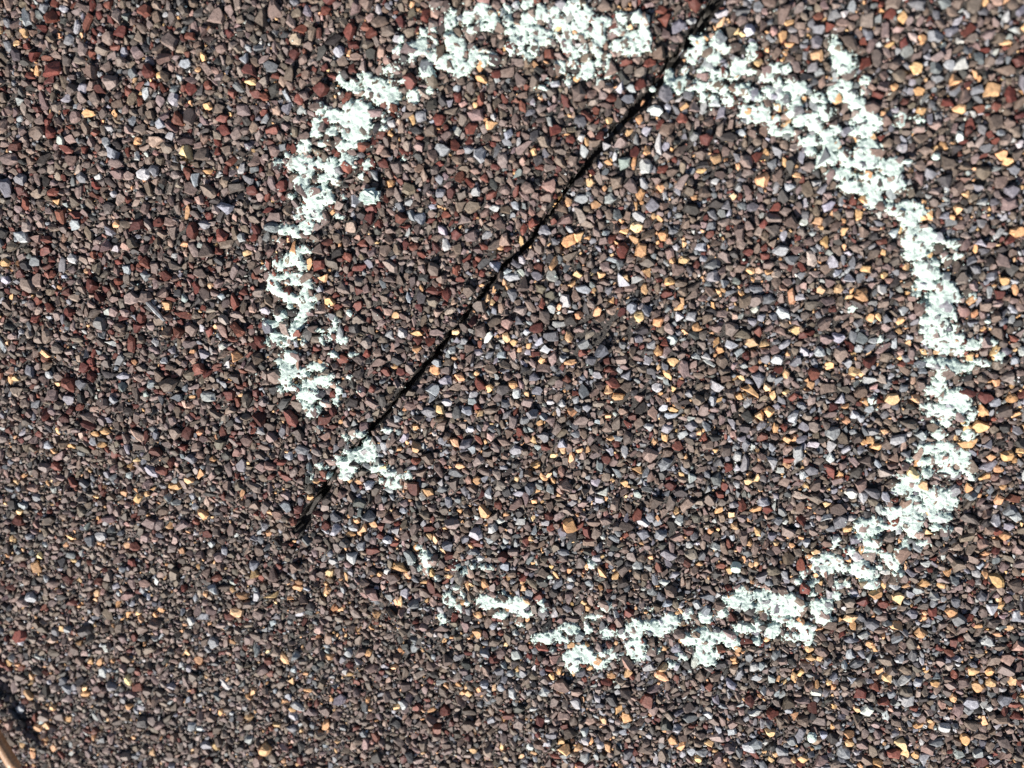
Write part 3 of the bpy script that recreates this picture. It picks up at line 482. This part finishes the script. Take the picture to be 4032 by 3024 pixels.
# grit between the granules
NGR = int(AREA * 2.6)
qx = rng.uniform(X0 + 1, X1 - 1, NGR); qy = rng.uniform(Y0 + 1, Y1 - 1, NGR); qr = region(qx, qy)
keep = ~((dcourse(qx, qy) > -.4) & (np.abs(dseam(qx, qy)) < seam_hw(qy))) & (np.abs(dcourse(qx, qy)) > .1)
qx, qy, qr = qx[keep], qy[keep], qr[keep]; NGR = len(qx)
qs = rng.uniform(.08, .24, NGR)
qz = base_z(qx, qy) + rng.uniform(.02, .22, NGR)
QM = rotm(rng.normal(0, .5, NGR), rng.normal(0, .5, NGR), rng.uniform(0, 6.28, NGR))
QP = np.einsum('nij,nvj->nvi', QM, VBv[rng.integers(0, 60, NGR)] * (qs[:, None] * rng.uniform(.6, 1.2, (NGR, 3)))[:, None, :]) + np.stack([qx, qy, qz], -1)[:, None, :]
qk = rng.choice(['G', 'D', 'R', 'B', 'T', 'W'], NGR, p=[.56, .28, .07, .05, .02, .02])
QC = np.array([colour(k, rng) for k in qk])
for q in range(3):
    ii = np.where(qr == q)[0]; P, F = join(QP[ii], VBf)
    o = mesh_np('grit', P, F, M_STONE, SH[q], np.repeat(QC[ii], VBv.shape[1], 0)); o['kind'] = 'stuff'

# ------------------------------------------------------------------ height of the granule tops
HS = 0.12
HX0, HX1, HY0, HY1 = -62.0, 72.0, -44.0, 60.0
hw_, hh_ = int((HX1 - HX0) / HS) + 1, int((HY1 - HY0) / HS) + 1
bar = np.array([(1, 0, 0), (0, 1, 0), (0, 0, 1), (.5, .5, 0), (.5, 0, .5), (0, .5, .5), (.34, .33, .33), (.6, .2, .2), (.2, .6, .2), (.2, .2, .6)])
T3 = allA[:, VAf[18:]]                                            # upper sides and top
pts = np.einsum('bk,ntkc->ntbc', bar, T3).reshape(NG, -1, 3); pid = np.repeat(np.arange(NG), pts.shape[1]); pts = pts.reshape(-1, 3)
ii = ((pts[:, 1] - HY0) / HS).round().astype(int); jj = ((pts[:, 0] - HX0) / HS).round().astype(int)
okp = (ii >= 0) & (ii < hh_) & (jj >= 0) & (jj < hw_); pts, pid, ii, jj = pts[okp], pid[okp], ii[okp], jj[okp]
order = np.argsort(pts[:, 2], kind='stable')
HXX, HYY = np.meshgrid(HX0 + np.arange(hw_) * HS, HY0 + np.arange(hh_) * HS)
HB = base_z(HXX, HYY)
HG = HB + .05; HID = np.full(HG.shape, -1)
HG[ii[order], jj[order]] = pts[order, 2]; HID[ii[order], jj[order]] = pid[order]
HG = np.maximum(HG, HB)
mf = maxfilt(HG, 1); hole = HID < 0; HG = np.where(hole, .5 * (HG + mf), HG)

# ------------------------------------------------------------------ chalk ring: worn strokes traced from the photograph
# crop (x y scale): x y rx ry of each smear in that crop
CH = {
(1000, 0, 1.586): "530 485 15 20,600 540 60 32,760 550 90 62,700 480 40 27,850 600 60 70,870 650 45 40,800 620 40 40,860 440 48 32,1020 290 72 46,925 235 20 25,1060 195 25 25,1120 185 12 12,1135 245 15 25,900 310 20 20,1130 340 50 35,1080 450 50 40,1200 390 70 45,1245 420 20 20,1000 600 35 40,1100 550 15 20,930 500 40 14,1225 120 40 60,1235 250 40 70,1120 40 12 12,990 360 16 20",
(1000, 350, 1.586): "410 125 25 40,480 155 50 40,640 110 80 50,600 190 70 60,680 190 50 60,620 280 80 55,590 350 50 35,700 250 25 60,395 245 35 55,485 270 45 25,310 365 45 45,425 345 30 25,775 240 40 15,765 185 9 9,810 190 9 14,530 360 14 26,145 465 25 25,280 470 70 45,370 470 60 35,480 490 50 60,320 520 50 40,290 580 50 50,500 560 30 40,430 570 40 35,400 640 60 40,460 690 40 45,350 680 50 40,320 760 55 40,380 730 50 40,400 800 30 20,270 815 20 20,195 880 55 30,250 910 25 20,320 850 40 25,330 880 25 25,590 440 50 40,630 470 20 25,710 470 25 25,665 540 15 15,540 795 20 10,200 415 10 10,235 670 14 12,555 680 12 12,935 435 8 8",
(950, 800, 1.586): "390 50 50 40,350 95 20 25,475 85 30 25,400 140 35 30,280 165 60 30,320 200 35 20,235 235 15 12,390 295 45 25,330 340 60 40,370 380 40 35,300 370 40 30,225 390 35 40,145 395 15 12,240 470 80 35,340 480 70 40,200 510 50 50,230 555 40 30,410 520 35 45,395 570 30 30,440 600 30 20,320 600 60 30,280 590 30 30,395 645 45 35,300 640 25 25,245 710 45 40,215 760 30 25,165 750 20 15,370 710 40 30,340 770 40 30,310 820 30 40,220 840 40 40,165 870 12 25,265 880 25 20,385 870 20 20,580 750 12 35,560 800 15 15,490 800 20 12,500 860 15 15,540 845 20 15,610 850 15 20",
(950, 1300, 1.586): "290 170 55 40,225 205 30 30,270 225 40 25,300 270 60 35,350 270 60 30,280 320 40 40,310 360 55 25,250 370 20 15,470 235 55 25,440 240 30 20,480 320 60 35,540 320 20 20,430 345 40 20,420 410 70 45,390 460 25 25,500 470 35 20,470 500 40 25,440 530 40 20,610 375 18 30,590 440 25 35,550 290 20 15,580 155 30 18,670 295 18 15,630 70 25 25,500 60 20 20,540 55 20 15,490 620 15 12,730 650 40 25,690 660 15 15,650 680 10 15,645 765 18 15,745 380 15 12,690 155 10 10,710 155 10 10,790 720 35 35,760 780 70 50,810 760 25 50,700 800 50 45,660 850 60 45,640 900 40 40,600 800 15 15,505 855 30 18,440 930 22 18,545 920 18 22,910 625 28 14",
(1300, 1600, 3.16): "545 800 60 40,640 790 70 50,740 850 60 40,850 880 60 60,830 960 60 50,960 870 50 50,730 960 40 40,640 930 30 30,770 1010 40 30",
(1550, 2050, 1.41): "180 220 35 50,140 265 20 15,185 290 20 20,230 320 12 12,135 150 10 10,345 262 20 14,410 280 30 25,480 262 40 9,310 440 35 45,350 375 20 12,375 420 12 20,360 490 15 20,405 470 14 14,265 550 18 25,520 460 65 40,600 470 30 25,610 405 15 25,680 480 60 45,720 520 35 25,590 530 35 20,660 440 30 15,815 460 22 22,835 490 24 24,705 585 20 12,825 665 60 35,900 640 30 20,930 665 40 20,980 605 50 30,1075 600 22 30,1185 480 25 25,1115 540 28 14,1100 248 20 22,990 770 50 40,1000 820 35 30,1040 730 40 40,1090 760 40 40,1130 800 40 28,1160 740 20 30,1210 740 22 30,1180 790 20 20,1190 625 30 20",
(2400, 2200, 1.41): "140 390 50 60,75 420 34 24,150 480 60 40,150 530 45 30,230 380 50 35,340 340 45 45,280 400 60 30,430 310 25 25,530 330 35 30,440 450 50 35,510 420 50 40,590 440 50 40,680 460 45 40,520 490 50 25,540 560 60 30,590 530 25 20,500 530 25 30,400 540 25 15,350 590 20 20,280 510 15 15,690 240 55 40,740 190 40 30,760 250 60 40,810 270 40 30,840 200 40 30,900 230 70 40,990 230 80 40,930 290 60 40,1010 290 70 35,960 340 60 20,1070 270 30 25,630 310 25 25,760 390 60 25,820 370 25 30,820 460 20 30,910 400 40 40,1060 380 60 25,1100 430 40 50,1010 440 40 25,1160 270 50 40,1190 330 40 45,1130 190 25 15,1210 240 40 20,1080 80 20 25,1200 50 70 50,10 530 25 30,220 280 13 13,1140 130 20 15,1050 130 14 14",
(3000, 1900, 1.586): "920 40 90 45,960 100 50 40,830 190 60 30,900 190 60 50,950 260 60 60,960 310 40 35,860 260 50 30,840 285 40 20,1110 100 90 55,1190 140 40 30,1060 160 50 40,1070 220 45 25,1150 220 40 25,1120 285 50 18,1010 385 35 20,690 250 60 30,650 300 60 40,690 380 50 35,690 430 50 30,630 520 50 35,660 570 70 45,690 640 45 35,600 560 40 20,460 385 20 30,550 430 25 25,840 520 45 50,850 570 40 20,790 470 40 30,890 400 35 40,870 440 20 25,740 540 20 15,430 500 75 50,480 540 50 40,380 540 40 40,330 480 35 15,260 570 25 30,310 640 25 20,320 690 35 20,470 650 20 20,470 710 25 30,540 640 15 15,360 780 70 40,390 830 50 50",
(3300, 1600, 1.813): "740 45 100 45,880 30 40 30,960 60 25 40,790 120 40 25,700 130 25 30,720 200 35 45,640 190 12 12,910 115 20 15,925 210 45 40,640 310 60 35,750 290 100 35,850 340 90 45,770 380 80 50,890 400 60 60,620 400 50 30,780 470 60 40,940 450 30 45,950 510 15 20,540 520 80 30,620 480 40 25,480 580 60 40,560 580 50 40,540 650 60 30,700 640 80 50,780 670 70 50,740 590 30 20,700 790 50 40,770 800 40 30,500 700 40 30,430 760 90 40,500 790 80 60,540 880 50 60,590 720 50 30,400 800 40 30,220 840 90 40,180 900 50 50,280 890 40 30,340 860 50 20,720 870 50 20,510 385 20 12",
(3300, 1100, 1.813): "620 40 90 40,760 50 70 40,840 90 30 20,570 100 40 30,720 130 90 50,700 220 80 50,780 240 60 50,660 290 70 35,600 190 30 30,770 290 60 30,690 370 90 40,640 410 60 40,700 440 70 35,800 340 40 20,660 490 20 20,800 430 60 40,870 440 40 40,780 490 70 45,870 520 40 35,660 590 60 30,780 600 100 40,870 620 70 40,820 650 90 30,740 690 40 40,740 750 50 40,690 800 60 35,760 850 50 40,860 820 80 40,880 880 70 60,820 860 50 40,690 920 70 30,960 470 40 35,955 425 25 12,1000 440 20 20,1110 445 22 20,1160 545 25 22,1045 605 40 25,985 570 20 20,940 620 30 30,1140 590 12 10,245 865 30 20,290 440 22 18,105 212 20 18,980 125 20 20,1020 135 12 20",
(3200, 600, 1.586): "90 40 70 50,180 20 60 30,330 60 70 60,370 20 30 30,480 80 60 50,420 180 90 50,530 200 45 40,210 140 80 25,290 150 60 15,230 210 60 35,380 260 40 50,350 230 60 30,380 310 35 40,480 330 30 25,590 340 80 40,540 370 50 30,600 410 70 35,660 370 50 25,620 450 50 30,650 510 70 50,720 520 45 50,610 560 50 40,690 580 50 30,640 630 60 35,770 690 30 25,700 730 70 50,760 760 40 40,690 810 50 35,830 830 35 30,830 900 90 50,890 570 35 25,830 660 20 22,895 650 30 18,830 555 30 12",
(3000, 100, 1.586): "455 125 35 50,510 215 70 55,530 290 50 35,530 380 60 40,640 345 25 25,640 410 20 20,560 440 50 40,600 490 50 35,650 530 50 40,690 590 50 40,610 590 40 25,650 650 60 45,590 660 30 30,660 760 70 45,680 820 50 60,600 820 30 40,800 900 70 50,210 385 70 45,160 430 40 15,220 490 55 45,180 550 35 25,240 590 40 45,350 445 45 25,400 480 25 15,440 430 25 35,400 540 50 50,330 560 40 25,340 620 40 40,460 650 30 25,420 690 50 45,320 720 80 30,250 720 20 25,430 760 50 35,400 830 60 35,490 800 40 30,540 860 40 20,310 780 40 25,370 850 40 30,100 355 25 22,30 410 35 30,105 500 20 20,160 660 35 30,500 920 70 25,870 570 34 12,855 610 18 13,990 590 32 17",
(2500, 100, 1.586): "50 80 50 70,60 140 40 20,400 90 40 30,525 60 20 25,500 110 30 40,565 130 28 30,360 190 40 50,440 150 40 20,490 210 40 45,470 250 30 25,315 265 15 25,220 310 30 45,240 360 50 30,300 350 50 30,270 405 30 15,415 300 25 40,410 370 40 45,350 410 20 25,500 370 50 35,520 310 40 30,560 400 30 25,580 460 30 35,425 440 15 25,495 465 15 25,650 260 55 45,620 300 40 35,730 290 25 20,650 390 40 40,690 400 40 30,715 360 20 18,700 450 25 25,745 160 40 35,740 120 24 16,830 310 40 35,890 270 50 30,945 265 25 25,790 440 50 30,830 410 30 25,720 540 60 40,770 570 80 35,830 580 30 30,880 590 30 25,850 640 25 20,920 670 30 20,960 680 35 18,800 510 30 25,900 355 22 22",
(1800, 0, 1.586): "70 110 40 40,160 70 50 45,210 130 50 50,80 190 35 40,150 150 40 25,300 50 12 20,440 15 35 20,320 130 30 50,330 190 40 30,350 240 30 30,335 300 25 25,400 290 30 40,390 185 25 35,440 130 50 50,430 230 15 30,500 220 50 60,530 250 30 30,480 310 35 35,450 350 30 25,575 225 30 30,520 70 30 50,550 110 30 25,610 70 25 25,640 150 45 40,620 195 25 25,685 165 25 20,680 245 30 20,730 220 30 20,710 50 40 40,740 10 30 15,790 80 50 40,770 150 50 45,800 210 25 25,700 300 35 30,740 330 30 25,715 390 25 30,735 420 25 30,790 300 25 20,650 410 20 30,820 420 40 40,800 455 60 25,885 380 15 50,945 400 15 45,900 140 60 40,870 200 30 35,890 250 45 45,870 290 30 25,1000 185 30 20,1020 110 45 45,1120 100 30 40,1160 120 35 30,1010 280 45 30,960 285 15 12,1110 240 60 50,1170 250 50 70,1140 190 30 30,1070 320 35 25,1180 290 35 30,1140 330 10 12,20 330 40 70,40 430 45 40,20 450 40 35,95 350 30 50,170 360 35 40,180 400 25 30,225 370 30 30,10 260 20 30,530 545 22 12,570 515 8 8,690 500 12 20,885 500 10 14",
}
fld = np.full(HG.shape, -3.0)
for (ox, oy, s), txt in CH.items():
    for it in txt.split(','):
        x, y, rx, ry = [float(q) for q in it.split()]
        ppx, ppy = ox + x / s, oy + y / s; ps = pscale(ppx, ppy)
        cx, cy = pix(ppx, ppy, .55); rx, ry = rx / s / ps, ry / s / ps
        m = max(rx, ry) * 1.5 + .4
        i0, i1 = max(0, int((cy - m - HY0) / HS)), min(hh_, int((cy + m - HY0) / HS) + 1); j0, j1 = max(0, int((cx - m - HX0) / HS)), min(hw_, int((cx + m - HX0) / HS) + 1)
        dx = (HXX[i0:i1, j0:j1] - cx) / rx; dy = (HYY[i0:i1, j0:j1] - cy) / ry
        d = (1 - np.sqrt(dx * dx + dy * dy)) * min(rx, ry)          # about mm inside the smear's rim
        fld[i0:i1, j0:j1] = np.maximum(fld[i0:i1, j0:j1], d)
nz = .50 * vnoise(HG.shape, 7, 31) + .44 * vnoise(HG.shape, 3.2, 32) + .52 * vnoise(HG.shape, 1.4, 33) + .25 * rng.uniform(-1, 1, HG.shape)
lev = boxblur(maxfilt(HG, 4), 5)                                     # level of the granule tops round about
rel = HG - lev                                                       # < 0: down between granules
bare = rng.random(NG) < .13
clean = (HID >= 0) & bare[HID]
field = fld + .21 + .34 * nz + .42 * np.clip(rel + .30, -.38, .25) - .40 * clean * (fld < .8)
cm = field > .02
thick = np.clip(field / .30, 0, 1); thick = thick * thick * (3 - 2 * thick)
cn = .5 * vnoise(HG.shape, 4.5, 41) + .32 * vnoise(HG.shape, 2.2, 42) + .24 * rng.uniform(-1, 1, HG.shape)
HSM = boxblur(HG, 1)
CZ = np.maximum(HSM + .03, lev - .16) * thick + (HSM - .04) * (1 - thick) + (.03 + .18 * cn) * (.35 + .65 * thick)
lab = np.zeros(cm.shape, np.int32); nl = 0; sizes = [0]
cells = np.argwhere(cm); W = cm.shape[1]; flat = cm.ravel(); lf = lab.ravel()
for start in np.flatnonzero(flat):
    if lf[start]: continue
    nl += 1; stack = [start]; lf[start] = nl; cnt = 0
    while stack:
        p = stack.pop(); cnt += 1
        for nb in (p - 1, p + 1, p - W, p + W):
            if 0 <= nb < flat.size and flat[nb] and not lf[nb]: lf[nb] = nl; stack.append(nb)
    sizes.append(cnt)
sizes = np.array(sizes); lab = lf.reshape(cm.shape)
ringc = pix(2430, 1350, 0)
ring = empty('chalk_ring', (ringc[0], ringc[1], 0.0)); tag(ring, "large broken ring of pale mint white chalk rubbed onto the granules", 'chalk mark')
XXs, YYs = XX, YY
XX, YY = HXX, HYY
def patch(mask, name):
    ys, xs = np.where(mask); i0, i1 = max(ys.min() - 2, 0), ys.max() + 3; j0, j1 = max(xs.min() - 2, 0), xs.max() + 3
    global XX, YY
    XX, YY = HXX[i0:i1, j0:j1], HYY[i0:i1, j0:j1]
    return grid_mesh(mask[i0:i1, j0:j1], CZ[i0:i1, j0:j1], np.minimum(HG, HSM)[i0:i1, j0:j1] - .22, name, M_CHALK, ring)
big = np.argsort(-sizes)[:150]; big = big[sizes[big] >= 25]
for l in big: patch(lab == l, 'chalk_patch')
rest = cm & ~np.isin(lab, big)
o = patch(rest, 'chalk_crumbs'); o['kind'] = 'stuff'
# chalk dust: tiny grains near the strokes and a few everywhere
prob = np.clip(1.0 - np.abs(np.minimum(fld, 0)) / 2.2, 0, 1) ** 2.2
cand = rng.random(prob.shape) < prob * .020 * (~cm) + .0003
di, dj = np.where(cand); dx = HXX[di, dj] + rng.uniform(-.06, .06, len(di)); dy = HYY[di, dj] + rng.uniform(-.06, .06, len(di))
ND = len(di); dsz = rng.uniform(.035, .10, ND) * np.where(rng.random(ND) < .10, 1.8, 1)
DM = rotm(rng.normal(0, .6, ND), rng.normal(0, .6, ND), rng.uniform(0, 6.28, ND))
DP = np.einsum('nij,nvj->nvi', DM, VBv[rng.integers(0, 60, ND)] * dsz[:, None, None]) + np.stack([dx, dy, HG[di, dj] + dsz * .4], -1)[:, None, :]
P, F = join(DP, VBf); o = mesh_np('chalk_dust', P, F, M_CHALK, ring); o['kind'] = 'stuff'

def top_z(x, y):
    i = int(np.clip((y - HY0) / HS, 0, hh_ - 1)); j = int(np.clip((x - HX0) / HS, 0, hw_ - 1))
    return float(HG[max(i - 2, 0):i + 3, max(j - 2, 0):j + 3].max())

# ------------------------------------------------------------------ loose bits of chalk
def lump(name, px_, py_, w, h, t, shape, seed, label):
    r_ = np.random.default_rng(seed); x, y = pix(px_, py_, .9); s = pscale(px_, py_)
    bm = bmesh.new()
    if shape == 'block': bmesh.ops.create_cube(bm, size=2); bmesh.ops.bevel(bm, geom=bm.edges[:], offset=.42, segments=2, affect='EDGES'); bmesh.ops.triangulate(bm, faces=bm.faces[:]); bmesh.ops.subdivide_edges(bm, edges=bm.edges[:], cuts=3, use_grid_fill=True)
    elif shape == 'disc': bmesh.ops.create_cone(bm, cap_ends=True, segments=14, radius1=1, radius2=.86, depth=2); bmesh.ops.bevel(bm, geom=bm.edges[:], offset=.12, segments=2, affect='EDGES')
    else: bmesh.ops.create_icosphere(bm, subdivisions=3, radius=1)
    bmesh.ops.triangulate(bm, faces=bm.faces[:])
    ph = r_.uniform(0, 6, 9)
    for v_ in bm.verts:
        c = v_.co
        k = .10 * math.sin(c.x * 4 + ph[0]) * math.sin(c.y * 5 + ph[1]) + .07 * math.sin(c.x * 9 + ph[2] + c.z * 7) * math.sin(c.y * 10 + ph[3]) + r_.normal(0, .05)
        v_.co = c * (1 + k * (.4 if shape == 'disc' else 1))
        v_.co = Vector((v_.co.x * w / s / 2, v_.co.y * h / s / 2, v_.co.z * t / 2)) * MM
    me = bpy.data.meshes.new(name); bm.to_mesh(me); bm.free(); me.materials.append(M_CHALK)
    o = bpy.data.objects.new(name, me); COL.objects.link(o)
    o.location = Vector((x, y, top_z(x, y) + t * .38)) * MM
    o.rotation_euler = (r_.uniform(-.2, .2), r_.uniform(-.2, .2), r_.uniform(-.1, .1))
    tag(o, label, 'chalk piece', 'loose chalk pieces'); return o
lump('chalk_chunk', 1457, 773, 74, 58, 1.5, 'block', 1, "squarish chalk chunk lying inside the ring beside its left stroke")
pl = lump('chalk_pellet', 2898, 2236, 44, 42, 1.0, 'disc', 2, "small flat round chalk pellet lying above the ring's lower stroke")
pl.rotation_euler = (.45, -.2, 0)
lump('chalk_crumb', 3198, 2905, 36, 44, .9, 'round', 3, "lone chalk crumb on a pale granule far below the ring, at lower right")
lump('chalk_crumb', 3684, 616, 32, 28, .8, 'round', 4, "round chalk crumb outside the ring at upper right")
lump('chalk_crumb', 3571, 636, 36, 17, .6, 'round', 5, "flat oval chalk crumb between the right stroke and a rounder crumb")
lump('chalk_crumb', 2570, 348, 25, 23, .8, 'round', 6, "round chalk crumb sitting in the dark joint near the top")
lump('chalk_crumb', 1374, 1234, 22, 30, .7, 'round', 7, "narrow tilted chalk crumb inside the ring, right of its left stroke").rotation_euler.z = .6
lump('chalk_crumb', 3895, 1267, 24, 17, .6, 'round', 8, "small chalk crumb outside the ring by the right edge")
lump('chalk_crumb', 2134, 344, 28, 15, .6, 'round', 9, "flat chalk crumb just inside the ring below its top stroke")

# ------------------------------------------------------------------ dry stem in the lower left corner, grey splinter on the left
tipx, tipy = pix(66, 3040, 2.0); frx, fry = pix(-330, 2350, .6)
A = Vector((tipx, tipy, 1.85)); B = Vector((frx, fry, .55)); ax = (B - A); Ln = ax.length; axn = ax.normalized()
tw = empty('twig', (A.x, A.y, -1.0)); tag(tw, "round tan dry stem poking into the lower left corner", 'twig')
q = axn.to_track_quat('Z', 'Y').to_matrix()
def tube(name, z0, z1, prof, mat, bend=.25, seg=18, rough=.012):
    n_ = len(prof); V, F = [], []
    r_ = np.random.default_rng(5)
    lump_ = r_.normal(0, rough, (n_, seg))
    for i, rr in enumerate(prof):
        z = z0 + (z1 - z0) * i / (n_ - 1)
        for k in range(seg):
            a = 2 * math.pi * k / seg; rad = rr * (1 + lump_[i, k] + .03 * math.sin(3 * a))
            V.append(A + q @ Vector((rad * math.cos(a) + bend * math.sin(z / 9), rad * math.sin(a), z)))
    for i in range(n_ - 1):
        for k in range(seg):
            a, b_ = i * seg + k, i * seg + (k + 1) % seg
            F += [(a, b_, b_ + seg), (a, b_ + seg, a + seg)]
    V.append(A + q @ Vector((0, 0, z0 - .05))); V.append(A + q @ Vector((bend * math.sin(z1 / 9), 0, z1)))
    for k in range(seg): F += [(len(V) - 2, (k + 1) % seg, k), (len(V) - 1, (n_ - 1) * seg + k, (n_ - 1) * seg + (k + 1) % seg)]
    return mesh_np(name, np.array([list(v_) for v_ in V]), np.array(F), mat, tw, smooth=True)
tube('stem', 0.45, Ln, [.90] * 6 + [.93, .99, .93] + [.90] * 14, M_TWIG)
t_ = tube('broken_tip', -.25, .55, [.55, .74, .82, .87, .86], M_GREYWOOD, rough=.07)
t_['label'] = "grey broken end of the stem"

x, y = pix(608, 1226, .9); s = pscale(608, 1226); Ls, Ws = 100 / s, 19 / s
r_ = np.random.default_rng(9); V, F = [], []
for i in range(9):
    u = i / 8 - .5; wdt = Ws / 2 * (1 - .5 * abs(u) * 2 * r_.uniform(.5, 1))
    for (yy, zz) in ((-1, -.5), (1, -.6), (.75, .7), (0, 1.0), (-.7, .6)):
        V.append((u * Ls, yy * wdt + r_.normal(0, .03), zz * .28 + r_.normal(0, .03)))
for i in range(8):
    for k in range(5):
        a, b_ = i * 5 + k, i * 5 + (k + 1) % 5; F += [(a, b_, b_ + 5), (a, b_ + 5, a + 5)]
for k in range(1, 4): F += [(0, k + 1, k), (40, 40 + k, 40 + k + 1)]
o = mesh_np('wood_splinter', np.array(V), np.array(F), M_GREYWOOD); o.location = Vector((x, y, top_z(x, y) + .12)) * MM
o.rotation_euler = (0.1, .06, math.radians(-50)); tag(o, "short weathered grey wood splinter lying on granules at far left", 'splinter')
print("granules", NG, "singles", single.sum(), "notes", gn.sum(), "patches", len(big), "grit", NGR, "dust", ND)
